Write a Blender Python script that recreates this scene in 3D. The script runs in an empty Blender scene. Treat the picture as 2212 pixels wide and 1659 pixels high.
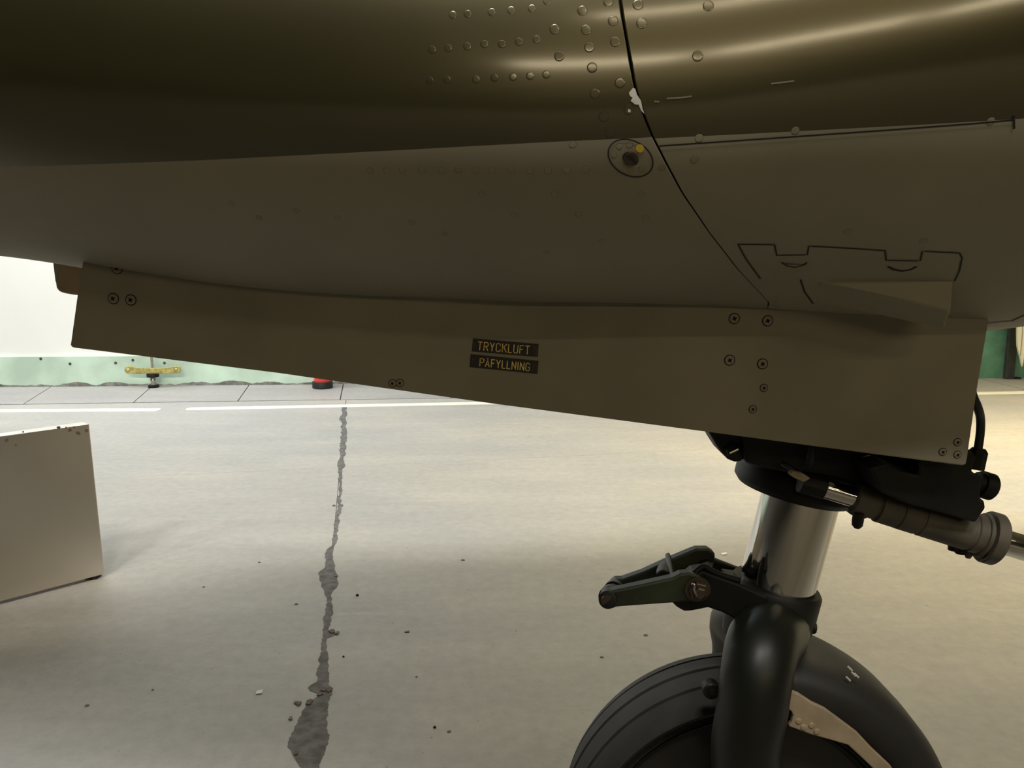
import bpy, math, random
import numpy as np
from mathutils import Vector, Matrix
random.seed(7)
C = bpy.context.scene.collection
PI = math.pi

# ------------------------------------------------------------------ camera
CAM_H, F_PX, W_PX, H_PX = 1.16, 1770.0, 2212.0, 1659.0
PITCH = math.radians(9.3)
CAM = Vector((0, 0, CAM_H))
RIGHT = Vector((1, 0, 0))
FWD = Vector((0, math.cos(PITCH), -math.sin(PITCH)))
UP = RIGHT.cross(FWD)
cd = bpy.data.cameras.new('camera')
cam = bpy.data.objects.new('camera', cd); C.objects.link(cam)
cd.sensor_fit = 'HORIZONTAL'; cd.sensor_width = 36.0; cd.lens = 36.0 * F_PX / W_PX
cd.clip_start = 0.02; cd.clip_end = 100
cam.matrix_world = Matrix.Translation(CAM) @ Matrix((RIGHT, UP, -FWD)).transposed().to_4x4()
bpy.context.scene.camera = cam

# ------------------------------------------------------------------ light and exposure
sc = bpy.context.scene
sc.view_settings.view_transform = 'Standard'; sc.view_settings.look = 'None'
sc.view_settings.gamma = 1.0; sc.view_settings.use_curve_mapping = False
sc.view_settings.exposure = -0.1
try:
    sc.cycles.use_denoising = True
    sc.cycles.max_bounces = 8; sc.cycles.diffuse_bounces = 5
    sc.cycles.sample_clamp_indirect = 4.0
except Exception:
    pass
wd = bpy.data.worlds.new('hall_air'); sc.world = wd; wd.use_nodes = True
wd.node_tree.nodes['Background'].inputs[0].default_value = (0.5, 0.45, 0.38, 1)
wd.node_tree.nodes['Background'].inputs[1].default_value = 0.02

def lamp(name, loc, aim, sx, sy, watt, col):
    l = bpy.data.lights.new(name, 'AREA'); l.shape = 'RECTANGLE'; l.size = sx; l.size_y = sy
    l.energy = watt; l.color = col
    o = bpy.data.objects.new(name, l); C.objects.link(o)
    o.location = loc
    o.rotation_euler = (Vector(aim) - Vector(loc)).to_track_quat('-Z', 'Y').to_euler()
    return o
# fluorescent rows under the hall ceiling, plus added spots for the far floor
LIGHT_ROWS = {   # name: (positions x, y, z, aim (y, z), tube length, width, watt each, colour, spread in degrees)
    'far_row_warm': ((2.3, 3.9, 5.5), 4.7, 3.5, (4.3, 0), 1.5, 0.25, 60, (1.0, 0.82, 0.50), 115),
    'far_row_cool': ((-5.2, -2.8, -0.5), 5.2, 3.5, (5.0, 0), 1.5, 0.25, 21, (0.78, 0.94, 1.0), 180),
    'added_spots_warm': ((-2.0, -0.2, 1.6), -1.4, 4.5, (4.2, 0), 0.9, 0.35, 21, (1.0, 0.965, 0.89), 60),
    'added_spots_cool': ((-6.0, -4.0), -1.4, 4.5, (3.0, 0), 0.9, 0.35, 32, (1.0, 0.92, 0.80), 75),
    'rear_row': ((0.3, 2.3, 4.3), -6.5, 3.7, (-5.4, 0), 1.8, 0.03, 29, (1.0, 0.83, 0.54), 180),
    'side_row': ((1.1, 3.1, 5.1), -4.0, 4.3, (-3.6, 0), 1.8, 0.03, 17, (1.0, 0.83, 0.54), 180),
    'wall_washer': ((-6.4, -4.4, -2.4), 6.2, 3.0, (6.75, 0.9), 1.6, 0.2, 44, (1.0, 0.98, 0.96), 180),
}
for nm, (xs, y, z, (ay, az), L, W, P, col, spr) in LIGHT_ROWS.items():
    for x in xs:
        lamp(nm, (x, y, z), (x, ay, az), L, W, P, col).data.spread = math.radians(spr)

# ------------------------------------------------------------------ helpers
def at(px, py, Y):
    d = RIGHT * ((px - W_PX / 2) / F_PX) + UP * ((H_PX / 2 - py) / F_PX) + FWD
    return CAM + d * (Y / d.y)
def ray(px, py):
    return (RIGHT * ((px - W_PX / 2) / F_PX) + UP * ((H_PX / 2 - py) / F_PX) + FWD).normalized()
def on_floor(px, py, z=0.0):
    d = ray(px, py)
    return CAM + d * ((z - CAM_H) / d.z)

def build(name, verts, faces, mats, parent=None, smooth=False, fmat=None, bevel=0.0, kind=None, auto=None):
    me = bpy.data.meshes.new(name)
    me.from_pydata([tuple(v) for v in verts], [], faces)
    for m in (mats if isinstance(mats, (list, tuple)) else [mats]):
        me.materials.append(m)
    if fmat:
        for p, i in zip(me.polygons, fmat):
            p.material_index = i
    if smooth:
        for p in me.polygons: p.use_smooth = True
    me.update()
    if auto:
        try: me.set_sharp_from_angle(angle=math.radians(auto))
        except Exception: pass
    o = bpy.data.objects.new(name, me); C.objects.link(o)
    if parent is not None: o.parent = parent
    if bevel:
        b = o.modifiers.new('bevel', 'BEVEL'); b.width = bevel; b.segments = 2
        b.limit_method = 'ANGLE'; b.angle_limit = math.radians(35)
    if kind: o['kind'] = kind
    return o

class MB:
    """collects shapes into one mesh"""
    def __init__(s): s.v = []; s.f = []; s.m = []
    def add(s, v, f, m=0):
        k = len(s.v); s.v += [Vector(p) for p in v]
        s.f += [tuple(i + k for i in q) for q in f]; s.m += [m] * len(f)
        return s
    def prism(s, front, off, m=0):
        n = len(front); off = Vector(off)
        v = [Vector(p) for p in front] + [Vector(p) + off for p in front]
        f = [tuple(range(n)), tuple(range(2 * n - 1, n - 1, -1))]
        f += [(i, n + i, n + (i + 1) % n, (i + 1) % n) for i in range(n)]
        return s.add(v, f, m)
    def lathe(s, o, ax, prof, n=40, m=0, cap=True):
        """prof: (distance along axis, radius)"""
        o = Vector(o); ax = Vector(ax).normalized()
        u = ax.orthogonal().normalized(); w = ax.cross(u)
        v = []; f = []
        for (h, r) in prof:
            for k in range(n):
                a = 2 * PI * k / n
                v.append(o + ax * h + (u * math.cos(a) + w * math.sin(a)) * r)
        for j in range(len(prof) - 1):
            for k in range(n):
                k2 = (k + 1) % n
                f.append((j * n + k, j * n + k2, (j + 1) * n + k2, (j + 1) * n + k))
        if cap:
            f.append(tuple(range(n - 1, -1, -1)))
            f.append(tuple((len(prof) - 1) * n + k for k in range(n)))
        return s.add(v, f, m)
    def tube(s, pts, rad, n=16, m=0, sub=6):
        P = catmull([Vector(p) for p in pts], sub) if sub else [Vector(p) for p in pts]
        if isinstance(rad, (int, float)): R = [rad] * len(P)
        else:
            t = np.linspace(0, 1, len(rad)); R = list(np.interp(np.linspace(0, 1, len(P)), t, rad))
        v = []; f = []; u = None
        for i, p in enumerate(P):
            d = (P[min(i + 1, len(P) - 1)] - P[max(i - 1, 0)]).normalized()
            u = d.orthogonal().normalized() if u is None else (u - d * u.dot(d)).normalized()
            w = d.cross(u)
            for k in range(n):
                a = 2 * PI * k / n
                v.append(p + (u * math.cos(a) + w * math.sin(a)) * R[i])
        for j in range(len(P) - 1):
            for k in range(n):
                k2 = (k + 1) % n
                f.append((j * n + k, j * n + k2, (j + 1) * n + k2, (j + 1) * n + k))
        f.append(tuple(range(n - 1, -1, -1))); f.append(tuple((len(P) - 1) * n + k for k in range(n)))
        return s.add(v, f, m)
    def box(s, c, sx, sy, sz, m=0):
        c = Vector(c); x, y, z = sx / 2, sy / 2, sz / 2
        return s.prism([c + Vector(p) for p in ((-x, -y, -z), (x, -y, -z), (x, -y, z), (-x, -y, z))], (0, sy, 0), m)
    def done(s, name, mats, parent=None, smooth=False, bevel=0.0, kind=None, auto=None):
        return build(name, s.v, s.f, mats, parent, smooth, s.m, bevel, kind, auto)

def catmull(P, sub):
    out = []
    for i in range(len(P) - 1):
        p0 = P[max(i - 1, 0)]; p1 = P[i]; p2 = P[i + 1]; p3 = P[min(i + 2, len(P) - 1)]
        for k in range(sub):
            t = k / sub
            out.append(0.5 * ((2 * p1) + (p2 - p0) * t + (2 * p0 - 5 * p1 + 4 * p2 - p3) * t * t + (3 * p1 - p0 - 3 * p2 + p3) * t ** 3))
    out.append(P[-1]); return out

def tag(o, label=None, cat=None, group=None, kind=None):
    if label: o['label'] = label
    if cat: o['category'] = cat
    if group: o['group'] = group
    if kind: o['kind'] = kind
    return o
def empty(name, loc):
    o = bpy.data.objects.new(name, None); C.objects.link(o); o.location = loc; o.empty_display_size = 0.1
    bpy.context.view_layer.update(); return o

# ------------------------------------------------------------------ materials
def mat(name, col, rough=0.6, metal=0.0, var=0.0, vscale=8.0, bump=0.0, bscale=60.0, col2=None, spec=None,
        stretch=None, coat=0.0, bdist=0.002, vdetail=6.0, lo=0.35, hi=0.65):
    m = bpy.data.materials.new(name); m.use_nodes = True
    nt = m.node_tree; b = nt.nodes['Principled BSDF']
    b.inputs['Base Color'].default_value = (*col, 1); b.inputs['Roughness'].default_value = rough
    b.inputs['Metallic'].default_value = metal
    if spec is not None: b.inputs['Specular IOR Level'].default_value = spec
    if coat: b.inputs['Coat Weight'].default_value = coat; b.inputs['Coat Roughness'].default_value = 0.15
    geo = nt.nodes.new('ShaderNodeNewGeometry')
    vec = geo.outputs['Position']
    if stretch:
        mp = nt.nodes.new('ShaderNodeMapping'); mp.inputs['Scale'].default_value = stretch
        nt.links.new(vec, mp.inputs['Vector']); vec = mp.outputs['Vector']
    if var or col2:
        n = nt.nodes.new('ShaderNodeTexNoise'); n.inputs['Scale'].default_value = vscale; n.inputs['Detail'].default_value = vdetail
        nt.links.new(vec, n.inputs['Vector'])
        r = nt.nodes.new('ShaderNodeValToRGB')
        c2 = col2 if col2 else tuple(min(1, c * (1 + var)) for c in col)
        c1 = col if col2 else tuple(c * (1 - var) for c in col)
        r.color_ramp.elements[0].position = lo; r.color_ramp.elements[1].position = hi
        r.color_ramp.elements[0].color = (*c1, 1); r.color_ramp.elements[1].color = (*c2, 1)
        nt.links.new(n.outputs['Fac'], r.inputs['Fac']); nt.links.new(r.outputs['Color'], b.inputs['Base Color'])
    if bump:
        n2 = nt.nodes.new('ShaderNodeTexNoise'); n2.inputs['Scale'].default_value = bscale; n2.inputs['Detail'].default_value = 3
        nt.links.new(vec, n2.inputs['Vector'])
        bp = nt.nodes.new('ShaderNodeBump'); bp.inputs['Strength'].default_value = bump; bp.inputs['Distance'].default_value = bdist
        nt.links.new(n2.outputs['Fac'], bp.inputs['Height']); nt.links.new(bp.outputs['Normal'], b.inputs['Normal'])
    return m

M_green = mat('olive_paint', (0.019, 0.0185, 0.0075), 0.30, var=0.08, vscale=5, bump=0.10, bscale=3.2, bdist=0.02, spec=0.9, coat=1.0)
M_green.node_tree.nodes['Principled BSDF'].inputs['Specular Tint'].default_value = (1.0, 0.92, 0.66, 1)
M_green.node_tree.nodes['Principled BSDF'].inputs['Coat IOR'].default_value = 1.65
M_green.node_tree.nodes['Principled BSDF'].inputs['Coat Roughness'].default_value = 0.13
M_green.node_tree.nodes['Principled BSDF'].inputs['Coat Tint'].default_value = (1.0, 0.95, 0.78, 1)
M_grey = mat('grey_belly_paint', (0.262, 0.238, 0.172), 0.6, spec=0.3, var=0.07, vscale=6, bump=0.06, bscale=180, bdist=0.001)
M_door = mat('grey_door_paint', (0.250, 0.226, 0.164), 0.6, spec=0.3, var=0.09, vscale=9, bump=0.06, bscale=200, bdist=0.001)
M_seam = mat('seam_shadow', (0.012, 0.010, 0.008), 0.8)
M_chip = mat('bare_chip', (0.55, 0.53, 0.48), 0.5, var=0.1, vscale=90)
M_yellow = mat('yellow_dot', (0.62, 0.42, 0.03), 0.6)
M_fast = mat('dark_fastener', (0.09, 0.07, 0.05), 0.35, metal=0.7)
M_plac = mat('placard_black', (0.013, 0.012, 0.008), 0.55)
M_letter = mat('placard_yellow', (0.80, 0.58, 0.20), 0.6, var=0.25, vscale=160)
M_small = mat('placard_small_print', (0.10, 0.075, 0.03), 0.6)
M_black = mat('black_gear_paint', (0.006, 0.0062, 0.005), 0.55, spec=0.3, var=0.3, vscale=25, bump=0.1, bscale=120)
M_leg = mat('dark_green_gear_paint', (0.0065, 0.0075, 0.005), 0.42, spec=0.4, var=0.2, vscale=14)  # fork colour set extra dark, standing in for shade under the fuselage
M_link = mat('worn_green_link', (0.022, 0.029, 0.013), 0.5, var=0.45, vscale=22)
M_chrome = mat('polished_chrome', (0.66, 0.64, 0.60), 0.09, metal=1.0, bump=0.05, bscale=40, stretch=(4, 4, 0.15))
M_steel = mat('dull_steel', (0.46, 0.43, 0.38), 0.3, metal=1.0, var=0.2, vscale=60)
M_act = mat('dusty_beige_actuator', (0.082, 0.070, 0.050), 0.6, var=0.22, vscale=26, bump=0.1, bscale=150)
M_rubber = mat('worn_rubber', (0.019, 0.0175, 0.015), 0.75, var=0.22, vscale=18, bump=0.12, bscale=220)  # darkened in the colour for the fuselage shade over the wheel
M_rim = mat('dark_wheel_rim', (0.012, 0.010, 0.008), 0.5, var=0.25, vscale=20)
M_guard = mat('grey_mudguard', (0.013, 0.0125, 0.012), 0.55, var=0.18, vscale=24)  # grey taken almost black, fuselage shade included in the colour
M_flange = mat('beige_mudguard_plate', (0.32, 0.25, 0.165), 0.6, var=0.14, vscale=30)
M_far = mat('far_door_brown_grey', (0.42, 0.32, 0.19), 0.5, var=0.1, vscale=20)  # albedo raised to stand in for light on this door
M_cable = mat('black_hose', (0.012, 0.012, 0.011), 0.5)
M_wallw = mat('white_wall_paint', (0.86, 0.86, 0.83), 0.7, var=0.03, vscale=1.2)
M_mint = mat('mint_wall_paint', (0.56, 0.72, 0.59), 0.7, var=0.16, vscale=2.8, bump=0.2, bscale=30, bdist=0.003)
M_teal = mat('teal_wall_paint', (0.10, 0.25, 0.17), 0.65, var=0.28, vscale=5)
M_post = mat('dark_post_paint', (0.055, 0.058, 0.048), 0.6, var=0.2, vscale=20)
M_line = mat('white_line_paint', (0.93, 0.93, 0.80), 0.5, var=0.03, vscale=10)
M_ceil = mat('grey_ceiling', (0.35, 0.34, 0.32), 0.8, var=0.1, vscale=1)
M_fill = mat('joint_mortar', (0.13, 0.13, 0.125), 0.85, var=0.35, vscale=30, bump=0.4, bscale=90)
M_brass = mat('mossy_brass', (0.42, 0.37, 0.12), 0.5, var=0.35, vscale=30, metal=0.2)
M_red = mat('red_enamel', (0.75, 0.06, 0.035), 0.4)
M_blackrubber = mat('black_base_rubber', (0.010, 0.010, 0.009), 0.6)
M_white = mat('white_enamel', (0.85, 0.82, 0.66), 0.5)
M_paper = mat('white_paper', (0.85, 0.85, 0.85), 0.7)
M_alu = mat('brushed_aluminium', (0.74, 0.68, 0.60), 0.27, metal=1.0, var=0.03, vscale=3)
M_pit = mat('dark_fleck', (0.10, 0.06, 0.04), 0.7)

def concrete(name, base, dark, light, warm):
    m = bpy.data.materials.new(name); m.use_nodes = True
    nt = m.node_tree; N = nt.nodes; L = nt.links; b = N['Principled BSDF']
    b.inputs['Roughness'].default_value = 0.62; b.inputs['Specular IOR Level'].default_value = 0.35
    geo = N.new('ShaderNodeNewGeometry')
    def noise(scale, det, stretch=None, rough=0.55):
        n = N.new('ShaderNodeTexNoise'); n.inputs['Scale'].default_value = scale; n.inputs['Detail'].default_value = det
        n.inputs['Roughness'].default_value = rough
        mp = N.new('ShaderNodeMapping'); mp.inputs['Scale'].default_value = stretch or (1, 1, 1)
        L.new(geo.outputs['Position'], mp.inputs['Vector']); L.new(mp.outputs['Vector'], n.inputs['Vector'])
        return n.outputs['Fac']
    def ramp(f, p0, p1, c0, c1):
        r = N.new('ShaderNodeValToRGB'); e = r.color_ramp.elements
        e[0].position = p0; e[1].position = p1; e[0].color = (*c0, 1); e[1].color = (*c1, 1)
        L.new(f, r.inputs['Fac']); return r.outputs['Color']
    def mix(f, a, c, mode='MIX', fac=None):
        x = N.new('ShaderNodeMix'); x.data_type = 'RGBA'; x.blend_type = mode
        if fac is not None: x.inputs[0].default_value = fac
        else: L.new(f, x.inputs[0])
        L.new(a, x.inputs[6]); L.new(c, x.inputs[7]); return x.outputs[2]
    c = ramp(noise(0.9, 5), 0.36, 0.66, base, warm)
    s = ramp(noise(3.2, 6, (0.35, 1.3, 1)), 0.40, 0.72, (0.93, 0.93, 0.935), (1.05, 1.045, 1.03))
    c = mix(None, c, s, 'MULTIPLY', 1.0)
    g = ramp(noise(24, 8, None, 0.7), 0.30, 0.72, (0.88, 0.88, 0.885), (1.08, 1.08, 1.075))
    c = mix(None, c, g, 'MULTIPLY', 1.0)
    st = ramp(noise(7.0, 5, (0.22, 1.8, 1)), 0.64, 0.74, (0, 0, 0), (1, 1, 1))
    lt = N.new('ShaderNodeRGB'); lt.outputs[0].default_value = (*light, 1)
    k = N.new('ShaderNodeMath'); k.operation = 'MULTIPLY'; k.inputs[1].default_value = 0.30; L.new(st, k.inputs[0])
    c = mix(k.outputs[0], c, lt.outputs[0])
    sp = ramp(noise(55, 2), 0.72, 0.76, (0, 0, 0), (1, 1, 1))
    dk = N.new('ShaderNodeRGB'); dk.outputs[0].default_value = (*dark, 1)
    k2 = N.new('ShaderNodeMath'); k2.operation = 'MULTIPLY'; k2.inputs[1].default_value = 0.6; L.new(sp, k2.inputs[0])
    c = mix(k2.outputs[0], c, dk.outputs[0])
    L.new(c, b.inputs['Base Color'])
    bp = N.new('ShaderNodeBump'); bp.inputs['Strength'].default_value = 0.25; bp.inputs['Distance'].default_value = 0.002
    L.new(noise(70, 6), bp.inputs['Height']); L.new(bp.outputs['Normal'], b.inputs['Normal'])
    return m
M_floor = concrete('worn_concrete', (0.41, 0.41, 0.405), (0.15, 0.14, 0.13), (0.56, 0.54, 0.49), (0.47, 0.455, 0.415))
M_kerb = concrete('kerb_concrete', (0.36, 0.355, 0.35), (0.16, 0.15, 0.14), (0.45, 0.44, 0.42), (0.41, 0.40, 0.385))

# ------------------------------------------------------------------ the hall
A = on_floor(0, 836); B = on_floor(2212, 816.5)
wdir = (B - A); wdir.z = 0; wdir.normalize()
wn = Vector((wdir.y, -wdir.x, 0))          # towards the camera
CEIL = 4.7
WL, WR = A - wdir * 6.0, B + wdir * 6.0
def quad_wall(name, p, q, z0, z1, m, thick=0.2, out=None, parent=None):
    out = out if out is not None else -wn
    v = [p + Vector((0, 0, z0)), q + Vector((0, 0, z0)), q + Vector((0, 0, z1)), p + Vector((0, 0, z1))]
    return MB().prism(v, out * thick).done(name, m, parent)
def wall_pt(px, py):
    """point on the wall face seen at a pixel"""
    d = ray(px, py); t = (A - CAM).dot(wn) / d.dot(wn); return CAM + d * t
z_band = wall_pt(60, 770).z
split = wall_pt(1500, 800); split.z = 0
w = quad_wall('wall_back', WL, WR, 0, CEIL, M_wallw); tag(w, kind='structure')
quad_wall('lower_band', WL, split, 0, z_band, M_mint, 0.03, wn, w)
quad_wall('green_panel', split, WR, 0, 2.2, M_teal, 0.03, wn, w)
# small dark drilled holes in the mint band
for px, py in ((253, 783), (290, 777), (358, 783), (155, 785), (92, 774)):
    p = wall_pt(px, py) + wn * 0.03
    MB().lathe(p - wn * 0.003, wn, [(0, 0.012), (0.005, 0.012)], 12).done('wall_hole', M_post, w)
# ragged dirt along the foot of the wall
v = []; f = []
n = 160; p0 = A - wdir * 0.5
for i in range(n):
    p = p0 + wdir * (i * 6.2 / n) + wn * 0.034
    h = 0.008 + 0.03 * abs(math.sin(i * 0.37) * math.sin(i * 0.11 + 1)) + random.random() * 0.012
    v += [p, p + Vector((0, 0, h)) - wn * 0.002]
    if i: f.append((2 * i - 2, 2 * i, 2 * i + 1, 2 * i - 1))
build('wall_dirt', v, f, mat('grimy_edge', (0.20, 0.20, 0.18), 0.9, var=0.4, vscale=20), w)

# floor: a dark bed, slabs on top
KL = [on_floor(-300, 879), on_floor(2500, 838.5)]
kdir = (KL[1] - KL[0]); kdir.z = 0; kdir.normalize()
kl0, kl1 = KL[0] - kdir * 6, KL[0] + kdir * 18
fl = MB().prism([(-12, -9, -0.03), (12, -9, -0.03), (12, 9.5, -0.03), (-12, 9.5, -0.03)], (0, 0, -0.1)).done('floor', M_seam)
tag(fl, kind='structure')
def isect(p, d, q, e):
    det = d.x * (-e.y) + e.x * d.y
    t = ((q.x - p.x) * (-e.y) + e.x * (q.y - p.y)) / det
    return Vector((p.x + d.x * t, p.y + d.y * t, 0))
J0, J1 = on_floor(746, 880), on_floor(676, 1659)
jd = (J1 - J0).normalized(); jn = Vector((-jd.y, jd.x, 0))
X0, X1 = on_floor(230, 1033), on_floor(1560, 969)
xd = (X1 - X0).normalized()
def slab(name, P, parent, m, gap=0.003, z=0.0, th=0.025):
    c = sum((Vector(p) for p in P), Vector()) / len(P)
    v = []
    for p in P:
        p = Vector(p); d = (c - p).normalized(); v.append(Vector((p.x + d.x * gap, p.y + d.y * gap, z)))
    return MB().prism(v, (0, 0, -th)).done(name, m, parent)
jf = isect(J0, jd, kl0, kdir); jx = isect(J0, jd, X0, xd); jb = J0 + jd * 16
xl = isect(Vector((-10.5, 0, 0)), Vector((0, 1, 0)), X0, xd); xr = isect(Vector((10.5, 0, 0)), Vector((0, 1, 0)), X0, xd)
kl = isect(Vector((-10.5, 0, 0)), Vector((0, 1, 0)), kl0, kdir); kr = isect(Vector((10.5, 0, 0)), Vector((0, 1, 0)), kl0, kdir)
slab('slab', [kl, jf, jx, xl], fl, M_floor, 0.002)
slab('slab', [jf, kr, xr, jx], fl, M_floor, 0.002)
slab('slab', [xl, jx, jb, Vector((-10.5, jb.y, 0))], fl, M_floor, 0.002)
slab('slab', [jx, xr, Vector((10.5, jb.y, 0)), jb], fl, M_floor, 0.002)
# mortar along the joint, wide and ragged towards the camera
def jitter_strip(name, rows, m, parent, z, amp):
    v = []; f = []
    ys = np.arange(rows[0][0], rows[-1][0], 3.0)
    L = np.interp(ys, [r[0] for r in rows], [r[1] for r in rows]); R = np.interp(ys, [r[0] for r in rows], [r[2] for r in rows])
    jl = jr = 0
    for i, y in enumerate(ys):
        jl = 0.55 * jl + random.uniform(-1, 1) * amp; jr = 0.55 * jr + random.uniform(-1, 1) * amp
        l, r = L[i] + jl, max(R[i] + jr, L[i] + jl + 2)
        v += [on_floor(l, y, z), on_floor(r, y, z)]
        if i: f.append((2 * i - 2, 2 * i, 2 * i + 1, 2 * i - 1))
    return build(name, v, f, m, parent)
rows = [(874, 741, 748), (890, 738, 747), (900, 735, 748), (930, 737, 748), (975, 733, 746), (990, 735, 742), (1005, 729, 743), (1020, 733, 739),
        (1060, 731, 737), (1100, 729, 735), (1108, 727, 738), (1116, 726, 733), (1180, 718, 724), (1190, 704, 722), (1205, 702, 721), (1225, 702, 721),
        (1238, 690, 727), (1250, 692, 729), (1268, 697, 728), (1275, 704, 720), (1290, 706, 716), (1310, 704, 717), (1330, 701, 716), (1362, 697, 711),
        (1370, 697, 726), (1378, 696, 708), (1400, 693, 707), (1440, 688, 709), (1470, 684, 711), (1485, 667, 711), (1492, 672, 716), (1500, 690, 714),
        (1520, 661, 711), (1540, 652, 708), (1570, 638, 707), (1590, 626, 712), (1610, 619, 706), (1630, 634, 697), (1659, 650, 690), (1700, 655, 690)]
jitter_strip('joint_mortar', rows, M_fill, fl, 0.0012, 2.4)
# dark ragged crumbs round the wide patch
for (px, py, r) in ((646, 1520, 7), (668, 1518, 9), (700, 1489, 8), (712, 1490, 8), (640, 1518, 5), (726, 1244, 5), (718, 1364, 8), (728, 1368, 6), (738, 1092, 4), (722, 1092, 4), (628, 1552, 6), (640, 1627, 7), (690, 1500, 7)):
    c = on_floor(px, py, 0.0016); k = r * c.y / F_PX
    v = [c + Vector((math.cos(a) * k * random.uniform(.6, 1.3), math.sin(a) * k * random.uniform(.8, 1.6), 0)) for a in np.linspace(0, 2 * PI, 9)[:-1]]
    MB().prism(v, (0, 0, 0.002)).done('mortar_crumb', M_pit if r > 6 else M_fill, fl)
# painted line
def line_seg(a, b, w0, w1, round_a=False, round_b=False):
    pa, pb = on_floor(*a), on_floor(*b)
    d = (pb - pa).normalized(); nn = Vector((-d.y, d.x, 0)); v = []
    for s in range(9):
        th = -PI / 2 + PI * s / 8
        v.append(pb + (d * math.cos(th) * (0.6 if round_b else 0.0) + nn * math.sin(th)) * w1 / 2)
    for s in range(9):
        th = PI / 2 + PI * s / 8
        v.append(pa + (d * math.cos(th) * (0.6 if round_a else 0.0) + nn * math.sin(th)) * w0 / 2)
    for p in v: p.z = 0.002
    MB().prism(v, (0, 0, -0.002)).done('painted_line', M_line, fl)
line_seg((-250, 889), (336, 885.5), 0.115, 0.105, False, True)
line_seg((411, 883.5), (2500, 842.5), 0.105, 0.105, True, False)
# floor flecks that belong to the concrete
for (px, py, r) in ((440, 1268, 3), (880, 1365, 6), (1465, 1432, 4), (188, 1524, 5), (900, 1462, 3), (1000, 1210, 5), (640, 1305, 4), (560, 1215, 3), (1395, 1372, 5), (1300, 1420, 5), (970, 1580, 5), (330, 1490, 3)):
    c = on_floor(px, py, 0.0005); k = r * c.y / F_PX
    v = [c + Vector((math.cos(a) * k * random.uniform(.7, 1.2), math.sin(a) * k * random.uniform(.6, 1.2), 0)) for a in np.linspace(0, 2 * PI, 8)[:-1]]
    MB().prism(v, (0, 0, 0.0012)).done('floor_fleck', M_fill, fl)

# raised strip of slabs along the wall
ks = MB().prism([kl0 + Vector((0, 0, -0.01)), kl1 + Vector((0, 0, -0.01)), kl1 + wdir * 0 - wn * 2 + Vector((0, 0, -0.01)), kl0 - wn * 2 + Vector((0, 0, -0.01))], (0, 0, -0.02)).done('trim_1', M_fill)
tag(ks, kind='structure')
kj = [(-170, -95), (112, 50), (331, 288), (539, 514), (742, 735), (960, 975), (1190, 1225), (1420, 1475), (1650, 1720), (1880, 1965), (2110, 2210), (2340, 2455)]
def kpt(top, px):
    return wall_pt_floor(px) if top else isect(on_floor(px, 900), (on_floor(px, 900) - Vector((0, 0, 0))).normalized(), kl0, kdir)
def wall_pt_floor(px):
    d = ray(px, 830); d.z = 0; return isect(Vector((0, 0, 0)), d, A, wdir)
def kerb_pt(px):
    d = ray(px, 870); d.z = 0; return isect(Vector((0, 0, 0)), d, kl0, kdir)
for (t0, b0), (t1, b1) in zip(kj[:-1], kj[1:]):
    P = [kerb_pt(b0), kerb_pt(b1), wall_pt_floor(t1) - wn * 0.0, wall_pt_floor(t0) - wn * 0.0]
    slab('kerb_slab', P, ks, M_kerb, 0.006, 0.004, 0.012)

ce = MB().prism([(-12, -9, CEIL), (12, -9, CEIL), (12, 9, CEIL), (-12, 9, CEIL)], (0, 0, 0.1)).done('ceiling', M_ceil); tag(ce, kind='structure')
for nm, p, q, o in (('wall_left', (-10, -9, 0), (-10, 9, 0), (-1, 0, 0)), ('wall_right', (10, -9, 0), (10, 9, 0), (1, 0, 0)), ('wall_front', (-10, -8.6, 0), (10, -8.6, 0), (0, -1, 0))):
    x = quad_wall(nm, Vector(p), Vector(q), 0, CEIL, mat(nm + '_paint', (0.20, 0.19, 0.17), 0.8, var=0.1, vscale=1.5), 0.2, Vector(o)); tag(x, kind='structure')

# ------------------------------------------------------------------ the aircraft
YC = 1.15
air = empty('aircraft', (0, YC, 0))
tag(air, 'olive green and grey jet aircraft nose with open gear door, standing on its nose wheel', 'aircraft')
def child(o):          # keep world placement under the aircraft
    o.parent = air; o.matrix_parent_inverse = Matrix.Translation((0, -YC, 0)); return o
def sub(o, p):
    o.parent = p; return o

def smooth_table(xs, ys, lo=-2.3, hi=3.2, win=0.22):
    X = np.arange(lo, hi, 0.01); Y = np.interp(X, xs, ys)
    k = int(win / 0.01) | 1; pad = np.pad(Y, k // 2, mode='edge')
    return X, np.convolve(pad, np.ones(k) / k, 'valid')
TA = smooth_table([-2.2, -1.5, -0.9, -0.55, 0, 0.5, 1.0, 1.6, 3.0], [0.05, 0.24, 0.36, 0.415, 0.45, 0.462, 0.475, 0.48, 0.5])
TZ = smooth_table([-2.2, -0.6, -0.25, 0.1, 0.35, 0.6, 1.2, 3.0], [1.30, 1.345, 1.30, 1.283, 1.335, 1.40, 1.50, 1.55])
TT = smooth_table([-2.2, -1.5, -0.6, 0.4, 3.0], [0.06, 0.26, 0.42, 0.42, 0.34])
fa = lambda X: float(np.interp(X, *TA)); fz = lambda X: float(np.interp(X, *TZ)); ft = lambda X: float(np.interp(X, *TT))
belly = [(20, 536), (175, 566), (300, 589), (450, 611), (600, 627), (750, 637), (1000, 645), (1300, 649), (1500, 656), (1650, 665), (1900, 680), (2130, 693), (2230, 691)]
bx = []; bb = []
for px, py in belly:
    p = at(px, py, 0.95); a = fa(p.x)
    bx.append(p.x); bb.append((fz(p.x) - p.z) / math.sqrt(1 - (0.2 / a) ** 2))
bx = [-2.2, -1.3] + bx + [1.2, 3.0]; bb = [0.04, bb[0] * 0.62] + bb + [bb[-1] * 1.05, bb[-1] * 1.5]
TB = smooth_table(bx, bb, win=0.12)
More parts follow.
